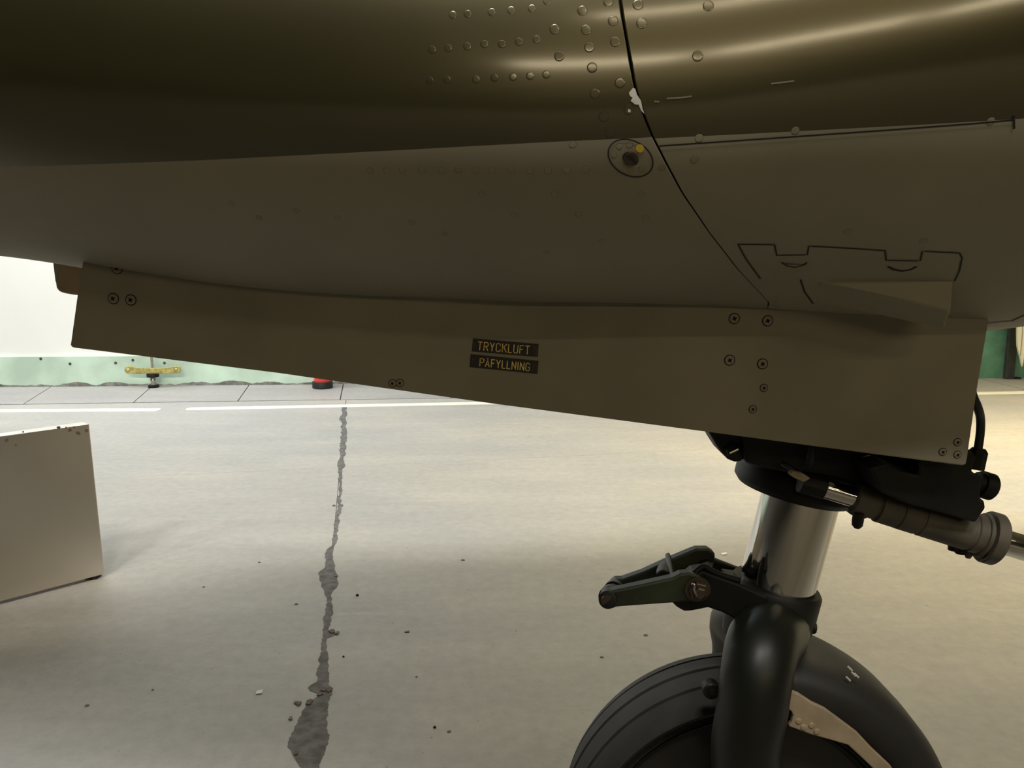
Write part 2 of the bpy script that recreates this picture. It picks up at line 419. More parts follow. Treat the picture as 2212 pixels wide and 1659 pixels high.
fb = lambda X: float(np.interp(X, *TB))

def surf(X, phi):
    s = abs(phi); a = fa(X); z = fz(X) - (fb(X) if s < PI / 2 else ft(X)) * math.cos(s)
    return Vector((X, YC - a * math.sin(phi), z))
def inside(p):
    h = fb(p.x) if p.z < fz(p.x) else ft(p.x)
    return ((p.y - YC) / fa(p.x)) ** 2 + ((p.z - fz(p.x)) / h) ** 2 < 1
def hit(px, py):
    d = ray(px, py); t0 = 0.3; t = t0
    while t < 1.6:
        if inside(CAM + d * t): break
        t0 = t; t += 0.01
    else:
        return None
    for _ in range(30):
        m = (t0 + t) / 2
        if inside(CAM + d * m): t = m
        else: t0 = m
    return CAM + d * t
def phi_of(p):
    a = fa(p.x); h = fb(p.x) if p.z < fz(p.x) else ft(p.x)
    return math.atan2((YC - p.y) / a, (fz(p.x) - p.z) / h)
def normal(p):
    ph = phi_of(p); e = 1e-3
    du = surf(p.x + e, ph) - surf(p.x - e, ph); dv = surf(p.x, ph + e) - surf(p.x, ph - e)
    n = du.cross(dv).normalized()
    return n if n.dot(p - Vector((p.x, YC, fz(p.x)))) > 0 else -n

# panel seam and colour edge, as curves on the skin
seam_px = [(1338, -10), (1345, 40), (1354, 90), (1363, 140), (1375, 200), (1393, 255), (1412, 300), (1440, 355), (1475, 420), (1530, 500), (1590, 578), (1662, 655)]
SP = [h for h in (hit(x, y) for x, y in seam_px) if h]
sphi = [phi_of(p) for p in SP]; sx = [p.x for p in SP]
o_ = np.argsort(sphi); sphi = list(np.array(sphi)[o_]); sx = list(np.array(sx)[o_])
# carry the seam on over the top and under the belly
sl = (sx[1] - sx[0]) / (sphi[1] - sphi[0])
sphi = [0.0] + sphi + [PI]; sx = [sx[0] - sl * sphi[1] * 0.35] + sx + [sx[-1] - 0.02]
fseam = lambda ph: float(np.interp(abs(ph), sphi, sx))
edge_l = [(-40, 364.5), (0, 362), (440, 346), (870, 324), (1200, 306), (1405, 297)]
edge_r = [(1412, 299), (1600, 290), (2000, 269), (2212, 256), (2240, 254)]
def edge_table(pts):
    P = []
    for i in range(len(pts) - 1):
        for k in range(8):
            t = k / 8; P.append((pts[i][0] * (1 - t) + pts[i + 1][0] * t, pts[i][1] * (1 - t) + pts[i + 1][1] * t))
    H = [hit(*q) for q in P]
    X = [h.x for h in H if h]; F = [phi_of(h) for h in H if h]
    return X, F
EL, ER = edge_table(edge_l), edge_table(edge_r)

def skin_panel(name, side):
    E = EL if side < 0 else ER
    nu = 150; n1, n2 = 40, 60
    V = []; rows = []
    vals = [(-1, k / n2) for k in range(n2, 0, -1)]
    # phi from -PI (far, top) through 0 (bottom) to PI (near, top)
    V = []; F = []; FM = []
    params = []
    for k in range(n2): params.append((-1, 'u', 1 - k / n2))
    for k in range(n1): params.append((-1, 'l', 1 - k / n1))
    for k in range(n1): params.append((1, 'l', k / n1))
    for k in range(n2 + 1): params.append((1, 'u', k / n2))
    def phi_at(X, q):
        pe = float(np.interp(X, *E)); sg, z, t = q
        return sg * (pe * t if z == 'l' else pe + (PI - pe) * t)
    for q in params:
        # X of the seam on this row (fixed point)
        Xs = 0.2
        for _ in range(12): Xs = 0.5 * Xs + 0.5 * fseam(phi_at(Xs, q))
        for i in range(nu + 1):
            t = i / nu
            if side < 0: X = -2.2 + (Xs - 0.0009 + 2.2) * (1 - (1 - t) ** 1.6)
            else: X = Xs + 0.0009 + (3.0 - Xs) * t ** 1.6
            V.append(surf(X, phi_at(X, q)))
    nr = len(params)
    for j in range(nr - 1):
        g = 0 if params[j][1] == 'u' and (params[j + 1][1] == 'u' or j + 1 == n2) else 1
        if j < n2: g = 0
        elif j < n2 + 2 * n1: g = 1
        else: g = 0
        for i in range(nu):
            a = j * (nu + 1) + i
            F.append((a, a + 1, a + nu + 2, a + nu + 1)); FM.append(g)
    o = build(name, V, F, [M_green, M_grey], None, True, FM)
    s = o.modifiers.new('thickness', 'SOLIDIFY'); s.thickness = 0.004; s.offset = -1
    return child(o)
fwd_skin = skin_panel('fuselage_panel', -1)
aft_skin = skin_panel('fuselage_panel', 1)
tag(fwd_skin, 'forward nose skin, riveted'); tag(aft_skin, 'aft nose skin behind the curved seam')
# dark structure behind the seam
V = []; F = []
for i in range(41):
    X = -0.4 + 1.0 * i / 40
    for j in range(65):
        p = surf(X, -PI + 2 * PI * j / 64); c = Vector((X, YC, fz(X))); V.append(c + (p - c) * 0.975)
for i in range(40):
    for j in range(64):
        a = i * 65 + j; F.append((a, a + 65, a + 66, a + 1))
child(build('fuselage_frame', V, F, M_seam, None, True))

def dense(pts, step=8):
    out = []
    for (x0, y0), (x1, y1) in zip(pts[:-1], pts[1:]):
        n = max(1, int(math.hypot(x1 - x0, y1 - y0) / step))
        for k in range(n): out.append((x0 + (x1 - x0) * k / n, y0 + (y1 - y0) * k / n))
    out.append(pts[-1]); return out
def groove(pts, wpx, parent, name='seam_line', m=None, lift=0.0006, step=8):
    """a thin strip on the skin"""
    H = [hit(*q) for q in dense(pts, step)]; H = [h for h in H if h]
    v = []; f = []
    for i, p in enumerate(H):
        d = (H[min(i + 1, len(H) - 1)] - H[max(i - 1, 0)]).normalized(); n = normal(p); s = d.cross(n).normalized()
        wv = wpx * (p - CAM).length / F_PX / 2
        v += [p + s * wv + n * lift, p - s * wv + n * lift]
        if i: f.append((2 * i - 2, 2 * i, 2 * i + 1, 2 * i - 1))
    return sub(build(name, v, f, m or M_seam), parent)
def patch(pts, parent, name, m, lift=0.0007):
    H = [hit(*q) for q in pts]; c = sum(H, Vector()) / len(H)
    v = [h + normal(h) * lift for h in H] + [hit(sum(q[0] for q in pts) / len(pts), sum(q[1] for q in pts) / len(pts))]
    v[-1] = v[-1] + normal(v[-1]) * lift
    n = len(H)
    return sub(build(name, v, [(i, (i + 1) % n, n) for i in range(n)], m), parent)

# rivets: a low flush disc with a recessed ring
def rivet_mesh(name, paint):
    me = bpy.data.meshes.new(name); n = 20; r = 1.0; v = []; f = []; fm = []
    prof = [(1.06, 0.012), (1.0, 0.012), (0.93, 0.035), (0.80, 0.042), (0.45, 0.046)]
    for (q, h) in prof:
        for k in range(n): v.append((q * math.cos(2 * PI * k / n), q * math.sin(2 * PI * k / n), h))
    for j in range(len(prof) - 1):
        for k in range(n):
            f.append((j * n + k, j * n + (k + 1) % n, (j + 1) * n + (k + 1) % n, (j + 1) * n + k)); fm.append(1 if j == 0 else 0)
    f.append(tuple((len(prof) - 1) * n + k for k in range(n))); fm.append(0)
    me.from_pydata(v, [], f); me.materials.append(paint); me.materials.append(M_seam)
    for p, i in zip(me.polygons, fm): p.material_index = i; p.use_smooth = True
    return me
RG, RW = rivet_mesh('rivet_green', M_green), rivet_mesh('rivet_grey', mat('rivet_grey_paint', (0.245, 0.222, 0.160), 0.6, spec=0.3, var=0.1, vscale=40))
def rivet(px, py, r_mm, parent, me):
    p = hit(px, py)
    if p is None: return
    o = bpy.data.objects.new('rivet', me); C.objects.link(o); o.parent = parent
    n = normal(p)
    o.matrix_basis = Matrix.Translation(p) @ n.to_track_quat('Z', 'Y').to_matrix().to_4x4() @ Matrix.Rotation(random.uniform(-.02, .02), 4, 'X') @ Matrix.Scale(r_mm / 1000, 4)
green_r = [(1062, 26), (1104, 22), (1149, 18), (1182, 3), (1258, 23), (1314, 4), (1324, 45), (1266, 64), (1198, 63), (1159, 85), (1121, 90),
           (1084, 95), (1046, 95), (1009, 100), (968, 104), (933, 107), (1329, 90), (1273, 102), (1208, 121), (1279, 146), (1180, 161), (1145, 164), (1108, 166),
           (1068, 168), (1028, 171), (965, 172), (928, 174), (1339, 179), (1285, 202), (1358, 237), (1304, 252), (1318, 287), (1010, 30), (978, 32)]
for i, q in enumerate(green_r):
    big = q[0] > 1190
    rivet(q[0], q[1], 4.0 if big else 3.1, fwd_skin, RG)
for q in ((1378, 10), (1386, 50), (1507, 121), (1530, 13)): rivet(q[0], q[1], 4.2, aft_skin, RG)
for q in [(x, 367 + (x % 3)) for x in (800, 836, 870, 912, 953, 990, 1027, 1064, 1104, 1145, 1184, 1225, 1266)] + [(1237, 312), (1041, 420), (1198, 419), (1395, 470), (1250, 462), (1112, 465), (960, 505), (1384, 420), (1430, 362), (1300, 520), (1180, 545), (890, 480), (730, 470), (640, 455), (560, 470), (500, 440)]:
    rivet(q[0], q[1], 3.0, fwd_skin, RW)
for q in ((1510, 298), (1500, 345), (1718, 282), (2140, 262), (1830, 500), (1995, 520)): rivet(q[0], q[1], 3.4, aft_skin, RW)

# seam lines of the aft panel
groove([(1424, 315), (1600, 303), (1900, 282), (2100, 267), (2188, 259)], 3.2, aft_skin)
groove([(2189, 250), (2190, 278)], 4, aft_skin)
# round access plate with a sunk fastener
def ell(cx, cy, rx, ry, rot, n=48):
    c, s = math.cos(rot), math.sin(rot)
    return [(cx + rx * math.cos(2 * PI * k / n) * c - ry * math.sin(2 * PI * k / n) * s, cy + rx * math.cos(2 * PI * k / n) * s + ry * math.sin(2 * PI * k / n) * c) for k in range(n)]
e = ell(1362, 341, 51, 37, math.radians(28)); groove(e + [e[0]], 2.6, fwd_skin, 'access_plate_ring', step=3)
patch(ell(1362, 342, 18, 14, math.radians(28), 24), fwd_skin, 'fastener_recess', M_seam, 0.0008)
p = hit(1362, 342); nn = normal(p)
mb = MB().lathe(p + nn * 0.0005, nn, [(0, 0.0062), (0.0012, 0.0060), (0.0016, 0.0048), (0.0012, 0.003)], 24)
fs = sub(mb.done('fastener', M_fast, None, True, auto=40), fwd_skin)
groove([(1353, 333), (1372, 350)], 3.5, fwd_skin, 'fastener_slot', M_seam, 0.0026, 3)
patch(ell(1382, 320, 9, 9, 0, 16), fwd_skin, 'yellow_dot', M_yellow)
for q in ((1360, 313), (1338, 316), (1362, 368), (1386, 365), (1326, 335)): rivet(q[0], q[1], 2.6, fwd_skin, RW)
# chipped paint beside the seam
patch([(1358, 201), (1367, 190), (1372, 192), (1376, 205), (1384, 217), (1388, 235), (1392, 246), (1385, 239), (1381, 226), (1372, 226), (1362, 218), (1368, 208), (1361, 208)], fwd_skin, 'paint_chip', M_chip)
patch([(1357, 235), (1362, 237), (1362, 243), (1356, 242)], fwd_skin, 'paint_chip', M_chip)
M_scr = mat('scratched_olive', (0.17, 0.165, 0.10), 0.5)
for a in ([(1440, 213), (1470, 211), (1494, 208)], [(1413, 219), (1424, 220)], [(1665, 181), (1715, 175)]): groove(a, 3.0, aft_skin, 'paint_scratch', M_scr)

# hinged access door near the belly, with hinge cut-outs and drag fairing
groove([(1594, 527), (1673, 528), (1678, 551), (1744, 550), (1747, 531), (1840, 536), (1912, 541), (1914, 562), (1988, 563), (1992, 542), (2072, 546), (2078, 556), (2072, 585), (2062, 606)], 3.2, aft_skin)
groove([(1594, 527), (1612, 560), (1642, 601)], 3.2, aft_skin)
for c in ((1716, 568, 28, 9), (1949, 577, 31, 8)):
    pts = [(c[0] - c[2], c[1] - 2), (c[0] - c[2] * .6, c[1] + c[3] * .6), (c[0], c[1] + c[3]), (c[0] + c[2] * .6, c[1] + c[3] * .6), (c[0] + c[2], c[1] - 2)]
    groove(pts, 5 if c[0] > 1800 else 3, aft_skin, 'finger_slot')
groove([(1690, 569), (1742, 571)], 2, aft_skin, 'finger_slot')
groove([(1729, 603), (1738, 630), (1756, 655)], 3.5, aft_skin)
# wedge fairing: deep at the rear, fading into the skin in front
T0, T1 = hit(1745, 603), hit(2060, 606)          # upper edge on the skin
M1a, M1b = at(1780, 612, (hit(1780, 612).y) - 0.004), at(2053, 672, hit(2060, 650).y - 0.045)
B0, B1 = hit(1760, 650), at(2040, 711, hit(2040, 672).y - 0.03)
B0i, B1i = B0 + Vector((0, 0.06, 0.03)), B1 + Vector((0, 0.16, 0.06)); T0i, T1i = T0 + Vector((0, .06, .03)), T1 + Vector((0, .09, .02))
wv = [T0, M1a, B0, T1, M1b, B1, T0i, B0i, T1i, B1i]
wf = [(0, 1, 4, 3), (1, 2, 5, 4), (3, 4, 5, 9, 8), (0, 6, 7, 2, 1), (2, 7, 9, 5), (0, 3, 8, 6), (6, 8, 9, 7)]
child(build('hinge_fairing', wv, wf, M_grey, None, False, None, 0.002))
# belly seam at the right end
groove([(2120, 700), (2140, 697), (2165, 694), (2185, 693), (2200, 686), (2222, 676)], 5, aft_skin)

# ---- near gear door
YD = 0.95
DP = [(180, 500), (178, 566), (166, 640), (153, 735), (151, 746), (156, 751), (600, 806), (1062, 872), (1526, 933), (1900, 983), (2080, 1006), (2087, 1004), (2090, 990), (2110, 850), (2135, 700), (2138, 660), (1700, 610), (1000, 590), (500, 555)]
door = child(MB().prism([at(x, y, YD) for x, y in DP], (0, 0.016, 0)).done('gear_door', M_door, None, False, 0.0025))
tag(door, 'long grey nose gear door hanging open')
def dpt(px, py, lift=0.0): return at(px, py, YD) - Vector((0, lift, 0))
def door_screw(px, py, r):
    c = dpt(px, py)
    mb = MB().lathe(c, (0, -1, 0), [(0.0003, r * 1.18), (0.0006, r * 1.02)], 20, 1, True)
    mb.lathe(c, (0, -1, 0), [(0.0005, r), (0.0011, r * 0.92), (0.0013, r * 0.6)], 20, 0, True)
    for a in (0.5, 0.5 + PI / 2):
        d = Vector((math.cos(a), 0, math.sin(a))); s = Vector((-math.sin(a), 0, math.cos(a)))
        q = c - Vector((0, 0.0022, 0)); k, h = r * 0.45, r * 0.13
        mb.prism([q + d * k + s * h, q - d * k + s * h, q - d * k - s * h, q + d * k - s * h], (0, 0.001, 0), 1)
    sub(mb.done('screw', [M_door, M_seam]), door)
for q in ((245, 645), (283, 648), (253, 580), (1586, 688), (1658, 693), (1576, 778), (1647, 786)): door_screw(q[0], q[1], 0.0056)
for q in ((2068, 955), (2068, 982), (2036, 976), (848, 828), (864, 827), (1650, 838), (1626, 884)): door_screw(q[0], q[1], 0.0042)
# flat placards with lettering
GL = {'T': [[(0, 1), (1, 1)], [(.5, 1), (.5, 0)]], 'R': [[(0, 0), (0, 1), (.7, 1), (1, .88), (1, .62), (.7, .5), (0, .5)], [(.5, .5), (1, 0)]],
      'Y': [[(0, 1), (.5, .45), (1, 1)], [(.5, .45), (.5, 0)]], 'C': [[(1, .75), (1, .85), (.75, 1), (.25, 1), (0, .85), (0, .15), (.25, 0), (.75, 0), (1, .15), (1, .25)]],
      'K': [[(0, 0), (0, 1)], [(1, 1), (0, .42)], [(.35, .62), (1, 0)]], 'L': [[(0, 1), (0, 0), (1, 0)]], 'U': [[(0, 1), (0, .15), (.25, 0), (.75, 0), (1, .15), (1, 1)]],
      'F': [[(0, 0), (0, 1), (1, 1)], [(0, .52), (.8, .52)]], 'P': [[(0, 0), (0, 1), (.7, 1), (1, .88), (1, .6), (.7, .47), (0, .47)]],
      'A': [[(0, 0), (.5, .88), (1, 0)], [(.2, .3), (.8, .3)], [(.5, .98), (.36, 1.06), (.5, 1.15), (.64, 1.06), (.5, .98)]],
      'N': [[(0, 0), (0, 1), (1, 0), (1, 1)]], 'I': [[(.5, 0), (.5, 1)]], 'G': [[(1, .78), (1, .86), (.75, 1), (.25, 1), (0, .85), (0, .15), (.25, 0), (.75, 0), (1, .15), (1, .46), (.6, .46)]]}
def placard(Q, text, u0, u1, v0, v1, label, frag):
    P = [dpt(*q, 0.0) for q in Q]
    def uv(u, v, lift):
        return (P[0] * (1 - u) + P[1] * u) * (1 - v) + (P[3] * (1 - u) + P[2] * u) * v - Vector((0, lift, 0))
    mb = MB(); mb.prism([uv(0, 0, .0008), uv(1, 0, .0008), uv(1, 1, .0008), uv(0, 1, .0008)], (0, 0.0007, 0), 0)
    asp = (P[0] - P[3]).length / (P[0] - P[1]).length
    def stroke(a, b, w, m):
        (ax, ay), (bx_, by) = a, b; dx, dy = (bx_ - ax), (by - ay) * asp; L = math.hypot(dx, dy) or 1e-6
        nx, ny = -dy / L * w, dx / L * w / asp; ex, ey = dx / L * w * .7, dy / L * w * .7 / asp
        mb.add([uv(ax - ex + nx, ay - ey + ny, .0012), uv(bx_ + ex + nx, by + ey + ny, .0012), uv(bx_ + ex - nx, by + ey - ny, .0012), uv(ax - ex - nx, ay - ey - ny, .0012)], [(0, 1, 2, 3)], m)
    n = len(text); wch = {'I': 0.12, 'L': .8, 'F': .85}
    tot = sum(wch.get(c, 1) for c in text) + .55 * (n - 1); k = (u1 - u0) / tot; x = u0
    for c in text:
        wd_ = wch.get(c, 1) * k
        for pl in GL[c]:
            for a, b in zip(pl[:-1], pl[1:]):
                stroke((x + a[0] * wd_, v1 + (v0 - v1) * a[1]), (x + b[0] * wd_, v1 + (v0 - v1) * b[1]), 0.0068, 1)
        x += wd_ + .55 * k
    for (u, va, vb) in frag:
        v_ = va
        while v_ < vb:
            stroke((u - .008, v_), (u + .008, v_), 0.0024, 2); v_ += 0.075
        stroke((u - .009, va), (u - .009, vb), 0.0016, 2)
    o = sub(mb.done('placard', [M_plac, M_letter, M_small]), door); tag(o, label)
placard([(1021.9, 730.9), (1163.6, 743.2), (1161.8, 770.9), (1019.4, 758.7)], 'TRYCKLUFT', .085, .865, .22, .84, 'upper black placard with yellow lettering', [(.03, .3, .75), (.945, .2, .95), (.98, .25, .95)])
placard([(1016.7, 764.8), (1163.4, 779.7), (1161.2, 807.5), (1014.8, 792.6)], 'PAFYLLNING', .145, .875, .25, .83, 'lower black placard with yellow lettering', [(.04, .3, .75), (.935, .25, .9), (.975, .25, .9)])

# ---- far gear door, beyond the near one
FP = [(108, 530), (112, 560), (119, 608), (121, 622), (127, 630), (140, 634), (158, 637), (800, 690), (1500, 760), (1900, 800), (1900, 720), (1000, 640), (400, 560), (180, 520)]
fd = child(MB().prism([at(x, y, 1.36) for x, y in FP], (0, 0.016, 0)).done('gear_door', M_far, None, False, 0.003)); tag(fd, 'far gear door, seen beyond the end of the near one')
Q = [(111.5, 540), (133, 545), (124, 606), (120, 609)]
sub(MB().prism([at(x, y, 1.3585) for x, y in Q], (0, 0.002, 0)).done('sheen_strip', mat('pale_sheen', (0.36, 0.34, 0.25), 0.5)), fd)  # reflected light on the far door, painted as a pale triangle

# ---- nose gear
S_top, S_bot = at(1754, 985, YC), at(1668, 1300, YC)
ax = (S_bot - S_top).normalized()
def s_at(t): return S_top + (S_bot - S_top) * t
leg = child(MB().lathe(s_at(-0.9), ax, [(0, 0.066), ((S_bot - S_top).length * 0.98, 0.066)], 40).done('shock_strut', M_black, None, True, auto=40))
tag(leg, 'black nose gear leg')
# swivel collar: wide tilted disc
ca = Vector((ax.x * 1.0, ax.y, ax.z)).normalized()
cc = at(1722, 1030, YC)
mb = MB()
mb.lathe(cc - ca * 0.012, ca, [(0, .066), (0.0, .083), (.008, .087), (.026, .087), (.034, .080), (.034, .060)], 56)
mb.lathe(cc - ca * 0.055, ca, [(0, .070), (0.015, .076), (.045, .076)], 56)
sub(mb.done('swivel_collar', M_black, None, True, auto=35), leg)
# lug with pivot bolt in front
LP = [(1526, 925), (1548, 962), (1560, 980), (1573, 993), (1588, 999), (1600, 998), (1612, 990), (1625, 980), (1680, 1000), (1700, 940), (1620, 915)]
lug = child(MB().prism([at(x, y, 1.06) for x, y in LP], (0, 0.05, 0)).done('pivot_lug', M_black, None, False, 0.004))
c = at(1582, 972, 1.06)
sub(MB().lathe(c, (0, -1, 0), [(-.002, .0115), (.003, .0115), (.004, .010), (.007, .009), (.008, .006)], 6).done('pivot_bolt', M_black), lug)
sub(MB().tube([at(1576, 979, 1.050), at(1595, 970, 1.050)], 0.0016, 8, 0, 0).done('cotter_pin', M_steel), lug)
# dark structure above the collar, under the door
mb = MB()
mb.prism([at(x, y, 1.05) for x, y in ((1600, 920), (1610, 1000), (1640, 1010), (1700, 1022), (1800, 1035), (1870, 1060), (1925, 1030), (1938, 1020), (1945, 1000), (1952, 975), (1900, 940), (1750, 900))], (0, 0.16, 0))
up = child(mb.done('gear_support', M_black, None, False, 0.005)); tag(up, 'black gear support behind the door')
sub(MB().tube([at(1758, 945, 1.035), at(1748, 1003, 1.035)], 0.006, 10, 0, 0).done('brake_line', M_leg, None, True), up)
sub(MB().tube([at(1690, 1000, 1.03), at(1730, 1025, 1.03)], .0035, 8, 0, 0).done('brake_line', M_leg, None, True), up)
mb = MB().prism([at(x, y, 1.005) for x, y in ((1712, 1018), (1735, 1024), (1752, 1034), (1738, 1042), (1718, 1034), (1706, 1026))], (0, 0.012, 0))
sub(mb.done('pale_fitting', mat('pale_dust', (0.34, 0.28, 0.19), 0.7, var=0.3, vscale=60), None, False, .002), up)
mb = MB().tube([at(1862, 995, 1.03), at(1880, 990, 1.03)], 0.006, 10, 0, 0); sub(mb.done('pipe_union', M_steel, None, True), up)
# arm under the collar towards the actuator
AP = [(1690, 1052), (1760, 1078), (1810, 1085), (1825, 1092), (1838, 1112), (1862, 1126), (1900, 1110), (1905, 1070), (1840, 1035), (1760, 1020)]
arm = child(MB().prism([at(x, y, 1.10) for x, y in AP], (0, 0.05, 0)).done('steering_arm', M_black, None, False, 0.004))
# chrome piston
pl = (s_at(1.02) - s_at(0.12)).length
piston = child(MB().lathe(s_at(0.12), ax, [(0, .0545), (pl, .0545)], 64).done('piston', M_chrome, None, True, auto=40)); tag(piston, 'polished chrome piston')

# ---- steering actuator
a0, a1 = at(1838, 1072, 1.04), at(2150, 1165, 1.02)
ad = (a1 - a0).normalized(); al = (a1 - a0).length
k = al / 326.0
prof = [(8, 33), (8, 35), (10, 37), (55, 38), (57, 36), (60, 36), (62, 42), (105, 43), (106, 41), (109, 41), (110, 43.5), (148, 44), (150, 42), (156, 42), (158, 44.5), (262, 46), (264, 43), (270, 43), (272, 46.5), (290, 47), (291, 52), (294, 54), (297, 54), (298, 50), (300, 47), (302, 47), (303, 60), (306, 62), (326, 62), (330, 58), (330, 20)]
acto = child(MB().lathe(a0, ad, [(h * k, r * k * 0.94) for h, r in prof], 48).done('steering_actuator', M_act, None, True, auto=30)); tag(acto, 'dusty beige hydraulic steering cylinder')
sub(MB().lathe(a0 - ad * 0.038, ad, [(0, .0135), (.05, .0135)], 28).done('actuator_rod', M_chrome, None, True, auto=40), acto)
sub(MB().lathe(a1 + ad * 0.0, ad, [(0, .0165), (.072, .0165), (.074, .0150)], 28).done('actuator_rod', M_chrome, None, True, auto=40), acto)
sub(MB().lathe(a0 - ad * 0.068, ad, [(0, .015), (.032, .015)], 16).done('rod_clevis', M_black), acto)
c = at(1853, 1125, 1.03); sub(MB().lathe(c, (0, 0.1, -1), [(-.012, .007), (.0, .0075), (.006, .007), (.010, .004)], 12).done('drain_plug', M_black, None, True, auto=40), acto)
c = at(2092, 1196, 1.03); sub(MB().lathe(c, (0, 0, -1), [(-.012, .006), (.0, .006), (.006, .003)], 12).done('drain_plug', M_act, None, True, auto=40), acto)
for q in ((2060, 1185), (2075, 1192)):
    sub(MB().lathe(at(q[0], q[1], 1.03), (0, 0, -1), [(-.012, .008), (.002, .007)], 10).done('flange_bolt', M_black, None, True, auto=40), acto)
# valve block riding on top of the cylinder
VP = [(1880, 1010), (1902, 1064), (1960, 1088), (2060, 1116), (2108, 1130), (2130, 1098), (2128, 1082), (2118, 1078), (2122, 1030), (2100, 1020), (2110, 985), (2095, 970), (2080, 990), (2060, 1000), (1990, 985), (1984, 1000), (1984, 1026), (1942, 1016), (1920, 1000)]
vb = child(MB().prism([at(x, y, 0.985) for x, y in VP], (0, 0.07, 0)).done('valve_block', M_black, None, False, 0.004)); tag(vb, 'black steering valve block')
v0, v1 = at(2108, 1042, 1.02), at(2140, 1052, 1.02)
sub(MB().lathe(v0, (v1 - v0), [(0, .014), (.006, .014), (.006, .0175), (.021, .0175), (.0235, .0150)], 24).done('end_cap', M_black, None, True, auto=40), vb)
sub(MB().lathe(at(2106, 1012, 1.0), Vector((0.12, 0, 1)), [(0, .011), (.022, .011), (.026, .008)], 8).done('hose_union', M_black), vb)
sub(MB().tube([at(2110, 985, 1.0), at(2117, 940, 1.0), at(2118, 905, .995), at(2112, 880, .985), at(2100, 850, .98), at(2092, 800, .98)], 0.0052, 12).done('hose', M_cable, None, True), vb)
sub(MB().tube([at(2118, 987, 1.0), at(2130, 987, 1.0)], 0.0011, 8, 0, 0).done('split_pin', M_steel), vb)
sub(MB().tube([at(1968, 1014, 1.0), at(1976, 1004, 1.0), at(1982, 994, 1.0), at(1988, 980, 1.0)], 0.003, 8).done('pipe_union', M_black, None, True), vb)

# ---- lower yoke, fork and torque link
mb = MB()
mb.lathe(s_at(0.865), ax, [(0, .0555), (0.0, .062), (.005, .0655), (.05, .066), (.09, .060), (.115, .045)], 48)
yoke = child(mb.done('yoke', M_black, None, True, auto=40)); tag(yoke, 'black yoke at the foot of the piston')
# lug arms running forward from the collar to the link bolts
L1 = [(1450, 1300), (1462, 1312), (1478, 1322), (1495, 1321), (1530, 1314), (1560, 1324), (1600, 1345), (1660, 1345), (1660, 1290), (1600, 1262), (1545, 1243), (1520, 1233), (1500, 1236), (1480, 1252), (1460, 1270)]
L2 = [(1482, 1210), (1490, 1202), (1505, 1197), (1530, 1197), (1548, 1210), (1600, 1230), (1660, 1252), (1660, 1290), (1600, 1275), (1530, 1250), (1490, 1240)]
child(MB().prism([at(x, y, 1.085) for x, y in L1], (0, 0.03, 0)).done('link_lug', M_black, None, False, 0.004))
child(MB().prism([at(x, y, 1.20) for x, y in L2], (0, 0.014, 0)).done('link_lug', M_black, None, False, 0.004))
mb = MB().prism([at(x, y, 1.10) for x, y in ((1585, 1272), (1640, 1280), (1650, 1312), (1590, 1304))], (0, 0.08, 0))
child(mb.done('lug_web', M_black, None, False, 0.004))
# upper edge of the near lug carries a thick rounded lip
sub(MB().tube([at(1500, 1238, 1.085), at(1518, 1224, 1.09), at(1535, 1232, 1.09), at(1560, 1243, 1.09), at(1598, 1254, 1.09)], .0045, 10).done('lug_lip', M_black, None, True), yoke)
# torque link: two green arms meeting at the free end
N1 = [(1299, 1292), (1302, 1282), (1310, 1276), (1322, 1277), (1380, 1265), (1420, 1256), (1452, 1249), (1470, 1240), (1490, 1238), (1512, 1243), (1524, 1256), (1526, 1276), (1515, 1292), (1490, 1300), (1455, 1303), (1345, 1311), (1325, 1313), (1310, 1311), (1301, 1304)]
link = child(MB().prism([at(x, y, 1.075) for x, y in N1], (0, 0.018, 0)).done('torque_link', M_link, None, False, 0.003)); tag(link, 'worn green torque link, its free end pointing forward')
F1a = [(1318, 1262), (1330, 1252), (1345, 1252), (1390, 1236), (1440, 1213), (1480, 1196), (1505, 1186), (1530, 1186), (1545, 1196), (1545, 1215), (1500, 1232), (1455, 1240), (1400, 1258), (1350, 1275), (1325, 1280)]
sub(MB().prism([at(x, y, 1.185) for x, y in F1a], (0, 0.018, 0)).done('far_arm', M_link, None, False, 0.003), link)
p0, p1 = at(1313, 1295, 1.072), at(1331, 1268, 1.19)
sub(MB().lathe(p0, (p1 - p0), [(-0.004, .0095), (-.003, .0125), (.02, .0125), (.021, .0155), (.045, .0155), (.046, .012), (.075, .012), (.076, .015), (.10, .015), (.112, .0125)], 24).done('apex_pin', M_black, None, True, auto=40), link)
c = at(1311, 1297, 1.071); sub(MB().lathe(c, (0, -1, 0), [(0, .009), (.003, .0085), (.0035, .005)], 16).done('pin_head', M_fast, None, True, auto=40), link)
mb = MB().tube([at(1432, 1250, 1.10), at(1440, 1232, 1.17)], [.011, .011, .014, .014], 14, 0, 3)
sub(mb.done('cross_pin', M_black, None, True), link)
sub(MB().prism([at(x, y, 1.09) for x, y in ((1446, 1252), (1456, 1248), (1462, 1262), (1450, 1266))], (0.012, 0.10, 0.0)).done('web', M_link, None, False, .002), link)
b0 = at(1506, 1272, 1.075)
sub(MB().lathe(b0, (0, -1, 0), [(0, .018), (.003, .018), (.0035, .012)], 24).done('washer', M_fast, None, True, auto=40), link)
sub(MB().lathe(b0, (0, -1, 0), [(.003, .0135), (.012, .0135), (.013, .012), (.013, .009), (.018, .009), (.019, .007)], 6).done('castle_nut', M_fast), link)
sub(MB().tube([at(1494, 1262, 1.054), at(1500, 1263, 1.052), at(1501, 1272, 1.052)], .0016, 8).done('cotter_pin', M_steel, None, True), link)
sub(MB().tube([at(1499, 1272, 1.052), at(1502, 1279, 1.052), at(1507, 1288, 1.054)], .0016, 8).done('cotter_pin', M_steel, None, True), link)
